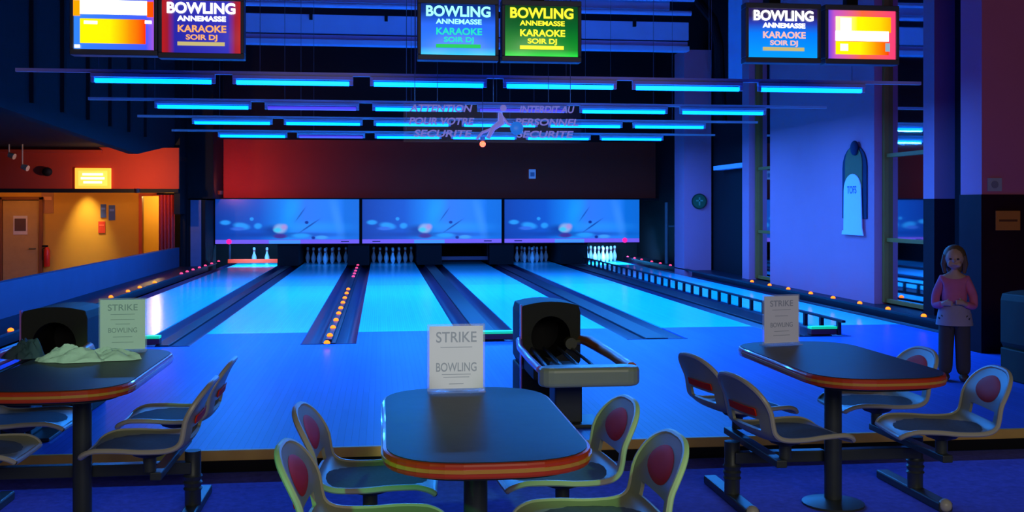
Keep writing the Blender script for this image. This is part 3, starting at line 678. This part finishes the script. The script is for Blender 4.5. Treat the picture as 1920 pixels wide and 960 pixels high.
# ------------------------------------------------------------ ball returns
def ball_return():
    t = thing('ball_return', '', 'ball return', (0, 0, 0), 0, 'ball returns on the approach')
    # hood with an arched top and a round mouth
    b = MB(); n = 28; hw, ht = .205, .70; ccz, cr_ = .46, .135
    inner = [(cr_*math.cos(2*PI*k/n - PI/2), ccz + cr_*1.05*math.sin(2*PI*k/n - PI/2)) for k in range(n)]
    def outp(th):
        dx, dz = math.cos(th), math.sin(th); best = 9
        for (lim, d, c) in ((hw, dx, 0), (-hw, dx, 0)):
            if d*lim > 0: best = min(best, lim/d)
        top = ht - ccz
        if dz > 0: best = min(best, top/dz)
        if dz < 0: best = min(best, (.24-ccz)/dz)
        x = dx*best; z = ccz+dz*best
        if z > ht-.001: z = ht - .03*(x/hw)**2
        return x, z
    th = sorted(set([2*PI*k/n - PI/2 for k in range(n)]))
    front_i = [b.bm.verts.new((x, 0, z)) for x, z in inner]
    front_o = [b.bm.verts.new((outp(a)[0], 0, outp(a)[1])) for a in th]
    back_o = [b.bm.verts.new((outp(a)[0]*.97, .5, outp(a)[1]-.01)) for a in th]
    deep_i = [b.bm.verts.new((x, .4, z)) for x, z in inner]
    for k in range(n):
        j = (k+1) % n
        b._f([front_i[k], front_o[k], front_o[j], front_i[j]]); b._f([front_o[k], back_o[k], back_o[j], front_o[j]])
    b._f(back_o)
    hood = b.build('hood', M_hood, t, .006)
    b = MB(); 
    A = [b.bm.verts.new((x, .002, z)) for x, z in inner]; B = [b.bm.verts.new((x*.9, .42, z)) for x, z in inner]
    for k in range(n): b._f([A[k], A[(k+1) % n], B[(k+1) % n], B[k]])
    b._f(B); b.build('mouth', M_hole, hood)
    MB().span(-.2, .2, .02, .5, 0.0, .245).build('body', M_hood, t, .01)
    MB().span(-.209, -.2, -.01, .03, .02, .68).build('edge_strip', M_purple, hood)
    # rack: splayed side rails, padded front bumper
    b = MB(); b.tube([(-.215, .02, .44), (-.25, -.3, .43), (-.255, -.75, .425), (-.25, -1.17, .42)], .022, 10); b.tube([(-.20, .02, .40), (-.225, -.75, .385), (-.22, -1.15, .38)], .014, 8); b.build('left_rail', M_purple, t, smooth=True)
    b = MB(); b.tube([(.21, .02, .44), (.245, -.12, .44), (.27, -.7, .43), (.28, -1.17, .42)], [.03, .04, .034, .034], 10); b.build('right_rail', M_orange, t, smooth=True)
    P = []
    for k in range(9): a = PI/2 + PI*k/8; P.append((-.19+.08*math.cos(a), .08*math.sin(a)))
    for k in range(9): a = -PI/2 + PI*k/8; P.append((.23+.08*math.cos(a), .08*math.sin(a)))
    b = MB(); b.prism(P, .335, .445); b.build('front_bumper', M_cream, t, .025, loc=(0, -1.23, 0), seg=3)
    b = MB()
    for x in (-.13, -.045, .05, .135): b.tube([(x, 0.02, .385), (x*1.1, -.7, .37), (x*1.15, -1.17, .37)], .011, 8)
    b.build('ball_tracks', M_steel, t, smooth=True)
    b = MB(); b.lathe([(.03, 0), (.09, .0), (.1, .012), (.085, .02), (.04, .008)], 20); b.build('hand_dryer', M_hole, t, loc=(.06, -1.08, .40), smooth=True)
    b = MB(); b.tube([(.13, 0.02, .42), (.13, -.06, .42)], .04, 14); b.tube([(.13, -.03, .42), (.2, -.03, .43)], .02, 8); b.build('lift_wheel', mat('olive_plastic', (.12, .13, .06), .4), t, smooth=True)
    MB().span(-.06, .17, -1.25, -1.02, .33, .37).build('control_box', M_cream, t, .008)
    b = MB(); b.span(-.09, .08, -.72, -.5, 0.02, .37); b.build('pedestal', M_steel, t, .01)
    MB().span(-.1, .2, -.78, -.45, 0, .02).build('foot_plate', M_steel, t, .004)
    MB().span(-.19, -.05, -.5, .02, .25, .34).build('gear_housing', M_hood, t, .008)
    return t
br = ball_return(); br.location = (1.145, 7.15, 0.001); br['label'] = 'centre ball return with a round dark mouth and cream front bumper'
dup(br, (-2.08, 7.15, .001), 0, 'left ball return, its dark hood showing behind the left table')
dup(br, (5.03, 7.35, .001), 0, 'right ball return in the dark beside the child')

# ------------------------------------------------------------ wall things on the right
X6 = 6.3
t = thing('hung_robe', 'tall dark and white robe-like figure hung on the wide pilaster', 'wall hanging', (X6, 13.6, .97))
MY = Matrix(((0, 0, -1, 0), (1, 0, 0, 0), (0, 1, 0, 0), (0, 0, 0, 1)))
def capsule(hw, z0, z1, flat=True, n=10, bulge=1.0):
    P = [(-hw, z0), (hw, z0)] + [(hw*math.cos(PI*k/n), z1-hw*bulge + hw*bulge*math.sin(PI*k/n)) for k in range(n+1)]
    return P
MB().prism(capsule(.37, .22, 1.2, bulge=.8), .0, .02, MY).build('dark_sleeves', mat('navy_cloth', (.01, .012, .06), .9), t, .01)
MB().prism(capsule(.26, .62, 1.19, bulge=.9), .021, .032, MY).build('brown_top', mat('brown_cloth', (.16, .10, .05), .8), t, .01)
b = MB(); b.prism([(-.33, 0), (.33, 0), (.31, .06), (.27, .06), (.26, .6)] + [(.26*math.cos(PI*k/12), .6+.22*math.sin(PI*k/12)) for k in range(1, 12)] + [(-.26, .6), (-.29, .1)], .033, .05, MY)
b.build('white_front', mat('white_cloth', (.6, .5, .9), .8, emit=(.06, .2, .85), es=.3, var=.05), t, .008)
b = MB(); b.ball((-.05, -.08, 1.16), .09, (.5, 1, 1.1)); b.build('dark_hood', mat('navy_cloth', (.01, .012, .06), .9), t, smooth=True)
text('TOFS', .14, (-.052, 0, .60), mat('blue_print', (.02, .1, .5), .6), t, rot=(PI/2, 0, -PI/2), width=.28)
t = thing('round_sign', 'small round dark green sign on the white column', 'sign', (6.25, 20.49, 1.46))
b = MB(); b.tube([(0, 0, 0), (0, -.02, 0)], .155, 28); b.build('disc', mat('dark_green_disc', (.01, .03, .02), .5), t, smooth=True)
b = MB(); b.tube([(0, -.021, 0), (0, -.026, 0)], .13, 28); b.build('inner_disc', mat('green_disc', (.02, .10, .05), .5), t, smooth=True)
b = MB(); b.span(-.015, .015, -.03, -.027, -.08, .08); b.span(-.07, .07, -.03, -.027, .0, .03); b.build('pictogram', mat('pale_green', (.15, .3, .2), .5), t)
t = thing('orange_notice', 'small orange rectangular notice on the dark panelling at the far right', 'sign', (5.72, 9.18, 1.13))
MB().span(-.12, .12, -.012, 0, 0, .18).build('board', mat('orange_board', (.75, .22, .03), .5), t, .003)
MB().span(-.09, .09, -.014, -.0125, .08, .10).build('print_line', mat('dark_print', (.2, .05, .01), .5), t)
t = thing('pale_notice', 'small pale round-printed notice on the greyish column above the panelling', 'sign', (5.6, 9.195, 1.49))
MB().span(-.07, .07, -.008, 0, 0, .12).build('sheet', mat('pale_sheet', (.5, .45, .5), .7), t)
b = MB(); b.tube([(0, -.009, .06), (0, -.012, .06)], .035, 16); b.build('round_print', mat('grey_print', (.3, .25, .32), .7), t)
X, Y = px(998, Y=24.97); t = thing('wall_box', 'small pale blue-white box on the dark wall above the masks', 'box', (X, 25, 2.02))
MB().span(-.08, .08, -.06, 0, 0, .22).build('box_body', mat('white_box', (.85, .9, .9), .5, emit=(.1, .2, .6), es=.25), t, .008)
MB().span(-.05, .05, -.065, -.06, .05, .15).build('box_window', mat('grey_window', (.3, .35, .5), .3), t)
X, Y = px(1250, Y=23.0); t = thing('metal_post', 'thin pale upright post with a side arm right of the mask panels', 'post', (X, Y, .101))
b = MB(); b.tube([(0, 0, 0), (0, 0, 1.35)], .04, 10); b.build('upright', mat('worn_steel', (.16, .14, .16), .5), t, smooth=True)
b = MB(); b.tube([(.0, 0, .82), (.3, 0, .82)], .02, 8); b.build('side_arm', mat('worn_steel', (.16, .14, .16), .5), t, smooth=True)

# ------------------------------------------------------------ hall on the left
def atY(x, y, Yv):
    t_ = (x-960)/F; rx = math.sin(YAW)+math.cos(YAW)*t_; ry = math.cos(YAW)-math.sin(YAW)*t_; k = Yv/ry
    return rx*k, H+(389-y)/F*k
t = thing('lit_sign', 'glowing yellow rectangular sign on the orange-lit header', 'sign', (-5.78, 22.5, 1.72))
MB().span(-.35, .35, -.06, 0, 0, .42).build('sign_box', mat('amber_box', (.9, .4, .05), .4, emit=(1, .42, .04), es=1.3, var=0), t, .01)
MB().span(-.28, .28, -.065, -.06, .06, .36).build('sign_face', mat('yellow_face', (1, .6, .1), .4, emit=(1, .55, .08), es=1.2, var=0), t)
for z, w_ in ((.29, .40), (.21, .46), (.13, .36)): MB().span(-w_/2, w_/2, -.069, -.066, z-.022, z+.022).build('lettering_line', mat('white_line', (1, 1, .9), .4, emit=(1, .9, .7), es=1.6, var=0), t)
for x, y, lab in ((20, 290, 'small pale spotlight under the hall ceiling, leftmost'), (45, 312, 'small pale spotlight hanging lower by the orange header')):
    X, Z = atY(x, y, 21.6); t = thing('spotlight', lab, 'spotlight', (X, 21.6, Z), group='spotlights in the hall')
    b = MB(); b.tube([(-.03, 0, .0), (.08, -.03, -.04)], [.05, .06], 12); b.build('lamp_head', mat('pale_metal', (.7, .5, .3), .4), t, smooth=True)
    b = MB(); b.tube([(-.03, 0, .03), (-.03, 0, 2.56-Z)], .015, 8); b.build('stem', mat('pale_metal', (.7, .5, .3), .4), t)
X, Z = atY(88, 322, 22.4); t = thing('wall_speaker', 'small dark round speaker on the orange header', 'speaker', (X, 22.5, Z))
b = MB(); b.ball((0, -.08, 0), .1, (1, .8, .9)); b.build('speaker_body', M_black, t, smooth=True); MB().span(-.02, .02, -.02, 0, -.02, .02).build('bracket', M_black, t)
X, Z = atY(38, 440, 24.94); t = thing('door_notice', 'white-bordered dark notice on the hall door', 'notice', (X, 24.948, Z))
MB().span(-.15, .15, -.01, 0, 0, .42).build('sheet', mat('white_sheet', (.7, .6, .6), .7), t); MB().span(-.12, .12, -.012, -.0105, .08, .36).build('picture', mat('dark_picture', (.12, .06, .06), .6), t)
X, Z = atY(88, 500, 24.9); t = thing('fire_extinguisher', 'red fire extinguisher on the yellow wall beside the hall door', 'fire extinguisher', (X, 24.9, Z))
b = MB(); b.lathe([(.05, 0), (.065, .02), (.065, .36), (.04, .42), (.02, .44)], 16); b.build('cylinder', mat('red_enamel', (.7, .03, .02), .4), t, smooth=True)
b = MB(); b.span(-.1, .02, -.02, .02, .44, .48); b.tube([(0, 0, .44), (-.09, -.02, .4), (-.09, -.02, .15)], .01, 6); b.build('handle', M_black, t)
for x, y, w_, h2, col, nm, lab in ((193, 408, .12, .30, (.05, .10, .5), 'blue_poster', 'narrow blue poster on the hall wall, left of its pair'), (209, 413, .14, .34, (.1, .2, .6), 'blue_poster', 'narrow blue poster on the hall wall, right of its pair'), (190, 437, .15, .26, (.7, .05, .03), 'red_poster', 'small red poster under the blue ones in the hall'), (88, 400, .26, .5, (.45, .2, .1), 'faded_poster', 'faded reddish poster beside the hall door')):
    X, Z = atY(x, y, 24.95); t = thing('wall_poster', lab, 'poster', (X, 25, Z), group='posters in the hall')
    MB().span(-w_/2, w_/2, -.015, 0, 0, h2).build('sheet', mat(nm, col, .6), t); MB().span(-w_*.35, w_*.35, -.018, -.0155, h2*.6, h2*.75).build('print_block', mat(nm+'_print', [min(1, c*1.8+.05) for c in col], .6), t)
t = thing('red_curtain', 'red-lit draped curtain at the end of the hall opening', 'curtain', (-4.4, 22.8, -.6))
b = MB(); n = 40; G = []
for z in (0, .6, 1.2, 1.7, 2.2): G.append([b.bm.verts.new(((-.16+.32*k/n)*(1+.12*(z < .3)), .035*math.sin(k/n*PI*9), z)) for k in range(n+1)])
for A, B in zip(G, G[1:]):
    for k in range(n): b._f([A[k], A[k+1], B[k+1], B[k]])
o = b.build('drape', mat('red_drape', (.6, .03, .03), .8), t, smooth=True); md = o.modifiers.new('thick', 'SOLIDIFY'); md.thickness = .01
b = MB(); b.tube([(-.2, 0, 2.22), (.2, 0, 2.22)], .02, 8); b.build('curtain_rod', M_black, t)
# uplights (they light the red wall and the header)
def uplight(loc, tgt, e_, col, label, spot=120, grp='small red wall lamps'):
    t = thing('wall_lamp', label, 'lamp', loc, group=grp)
    b = MB(); b.lathe([(.05, -.1), (.06, -.02), (.045, -.02)], 12); b.build('lamp_cup', mat('red_lamp_cup', (.5, .05, .02), .5), t, smooth=True)
    l = lamp('SPOT', (0, 0, 0.01), e_, col, size=.04, spot=spot, blend=1, parent=t, name='lamp')
    l.rotation_euler = (Vector(tgt) - Vector(loc)).to_track_quat('-Z', 'Y').to_euler()
uplight((-3.42, 23.5, 1.72), (-2.7, 25.0, 2.3), 62, (1, .16, .08), 'small red lamp on top of the left mask panel', 165)
uplight((-4.62, 21.1, 1.72), (-5.2, 22.5, 2.2), 115, (1, .5, .08), 'small red lamp by the top of the curtain', 165)
t = thing('ceiling_downlight', 'warm lamp inside the hall washing the yellow wall', 'lamp', (-6.55, 24.55, 2.22), group='warm hall lamps')
b = MB(); b.lathe([(.08, 0), (.08, .08)], 16); b.build('lamp_can', M_yw, t, smooth=True)
l = lamp('SPOT', (0, 0, -.01), 300, (1, .78, .25), size=.05, spot=48, blend=1, parent=t); l.rotation_euler = (R(14), 0, 0)
lamp('POINT', (-5.6, 23.8, 2.0), 20, (1, .5, .12), size=.12, name='hall_lamp')
lamp('POINT', (-7.9, 23.7, 2.0), 18, (1, .45, .10), size=.12, name='hall_lamp')
lamp('POINT', (-5.2, 26.0, 1.7), 60, (1, .68, .2), size=.12, name='hall_lamp')

# ------------------------------------------------------------ the child
def skin(verts, edges, radii, name, m, parent, sub=2, extra=None, voxel=None):
    me = bpy.data.meshes.new(name); me.from_pydata(verts, edges, []); o = bpy.data.objects.new(name, me); C.objects.link(o)
    md = o.modifiers.new('skin', 'SKIN'); md.use_smooth_shade = True
    sv = me.skin_vertices
    if not sv: return o
    for i, r in enumerate(radii): sv[0].data[i].radius = (r, r) if not isinstance(r, tuple) else r
    sv[0].data[0].use_root = True
    o.modifiers.new('sub', 'SUBSURF').levels = sub; o.modifiers['sub'].render_levels = sub
    bpy.context.view_layer.update(); dg = bpy.context.evaluated_depsgraph_get()
    m2 = bpy.data.meshes.new_from_object(o.evaluated_get(dg)); bpy.data.objects.remove(o)
    if extra or voxel:
        bm = bmesh.new(); bm.from_mesh(m2)
        if extra: extra(bm)
        bm.to_mesh(m2); bm.free()
        o = bpy.data.objects.new(name, m2); C.objects.link(o)
        rm = o.modifiers.new('r', 'REMESH'); rm.mode = 'VOXEL'; rm.voxel_size = voxel; rm.use_smooth_shade = True
        sm = o.modifiers.new('s', 'SMOOTH'); sm.iterations = 2
        bpy.context.view_layer.update(); m2 = bpy.data.meshes.new_from_object(o.evaluated_get(bpy.context.evaluated_depsgraph_get())); bpy.data.objects.remove(o)
    for p in m2.polygons: p.use_smooth = True
    m2.materials.clear(); m2.materials.append(m); o = bpy.data.objects.new(name, m2); C.objects.link(o); o.parent = parent
    return o
M_skin = mat('skin', (.62, .36, .27), .55, var=.05); M_pink = mat('pink_fabric', (.72, .16, .34), .85, var=.15, scale=14)
M_grey = mat('grey_cotton', (.42, .34, .42), .85); M_trou = mat('dark_trousers', (.07, .06, .06), .9); M_hair = mat('light_brown_hair', (.16, .09, .05), .6, var=.4, scale=30, stretch=(1, 1, .1))
M_shoe = mat('brown_shoe', (.10, .06, .05), .5)
# faces local -Y; about 1.03 m tall
kid = thing('person', 'child in a pink top and dark trousers standing with hands held together', 'person', (4.42, 7.80, 0.0), R(-30))
V = [(0, 0, .50), (0, 0, .60), (0, .005, .70), (0, .01, .80), (0, .005, .84), (0, -.005, .87),
     (.08, .01, .785), (.135, .02, .66), (.14, -.01, .57), (.075, -.10, .60), (.05, -.125, .615),
     (-.08, .01, .785), (-.135, .02, .66), (-.14, -.01, .57), (-.075, -.10, .60), (-.05, -.125, .605),
     (.055, 0, .46), (.06, -.01, .26), (.065, .01, .06), (.068, -.07, .03),
     (-.055, 0, .46), (-.06, .0, .26), (-.068, .02, .06), (-.072, -.06, .03)]
E_ = [(0, 1), (1, 2), (2, 3), (3, 4), (4, 5), (3, 6), (6, 7), (7, 8), (8, 9), (9, 10), (3, 11), (11, 12), (12, 13), (13, 14), (14, 15), (0, 16), (16, 17), (17, 18), (18, 19), (0, 20), (20, 21), (21, 22), (22, 23)]
RD = [(.075, .06), (.07, .055), (.08, .06), (.05, .045), .03, .03, .034, .028, .025, .02, .017, .034, .028, .025, .02, .017, .055, .04, .025, .022, .055, .04, .025, .022]
for s, wi in ((1, 10), (-1, 15)):
    wv = Vector(V[wi])
    for k in range(4):
        a = len(V); o_ = Vector((-s*.012, -.008, .016-.010*k)); V.append(tuple(wv+o_)); V.append(tuple(wv+o_+Vector((-s*.018, -.014, .0)))); V.append(tuple(wv+o_+Vector((-s*.030, -.006, -.004))))
        E_ += [(wi, a), (a, a+1), (a+1, a+2)]; RD += [.0065, .0055, .0045]
    a = len(V); V.append(tuple(wv+Vector((0, .008, .022)))); V.append(tuple(wv+Vector((-s*.014, .004, .034)))); E_ += [(wi, a), (a, a+1)]; RD += [.007, .0055]
def head(bm):
    def sph(c, r, s_):
        q = bmesh.ops.create_uvsphere(bm, u_segments=20, v_segments=14, radius=r); bmesh.ops.transform(bm, matrix=Matrix.Translation(c) @ Matrix.Diagonal((*s_, 1)), verts=q['verts'])
    sph((0, 0, .955), .08, (.9, 1.05, 1.02)); sph((0, -.022, .915), .055, (.95, 1, 1)); sph((0, -.086, .93), .011, (.9, 1.2, 1.2)); sph((0, -.078, .90), .018, (1.3, .5, .4))
    for s in (-1, 1): sph((s*.073, .004, .935), .017, (.4, .8, 1.2)); sph((s*.03, -.062, .90), .022, (1, .8, 1))
skin(V, E_, RD, 'body', M_skin, kid, 2, head, .0055)
b = MB()
for s in (-1, 1): b.ball((s*.027, -.079, .943), .009, (1.2, .6, .8), 10, 8)
b.build('eyes', mat('dark_eyes', (.03, .02, .02), .2), kid, smooth=True)
b = MB(); b.ball((0, .018, .966), .086, (.98, 1.03, 1.0)); b.ball((0, .05, .90), .07, (1.05, .7, 1.3)); b.tube([(.062, -.01, .97), (.078, .005, .90), (.07, .01, .83)], [.025, .022, .012], 8); b.tube([(-.062, -.01, .97), (-.078, .005, .90), (-.07, .01, .83)], [.025, .022, .012], 8)
b.build('hair', M_hair, kid, smooth=True)
V2 = [V[i] for i in (1, 2, 3, 6, 7, 8, 9, 11, 12, 13, 14)]; V2[0] = (0, 0, .545)
skin(V2, [(0, 1), (1, 2), (2, 3), (3, 4), (4, 5), (5, 6), (2, 7), (7, 8), (8, 9), (9, 10)], [(.112, .09), (.098, .078), (.055, .05), .043, .036, .033, .028, .043, .036, .033, .028], 'pink_top', M_pink, kid, 2, None, None)
b = MB(); b.lathe([(.09, .60), (.108, .57), (.122, .52), (.132, .46), (.136, .43), (.128, .429), (.10, .50)], 24)
for v in b.bm.verts: v.co.y *= .86
b.build('grey_hem', M_grey, kid, smooth=True)
V3 = [(0, 0, .50), V[16], V[17], (.066, .0, .03), V[20], V[21], (-.069, .01, .03)]
skin(V3, [(0, 1), (1, 2), (2, 3), (0, 4), (4, 5), (5, 6)], [(.08, .065), .068, .06, .058, .068, .06, .058], 'trousers', M_trou, kid, 2)
for s, yy in ((1, -.01), (-1, 0)):
    b = MB(); b.ball((s*.069, yy-.035, .03), .05, (.75, 1.6, .62)); b.build('shoe', M_shoe, kid, smooth=True)
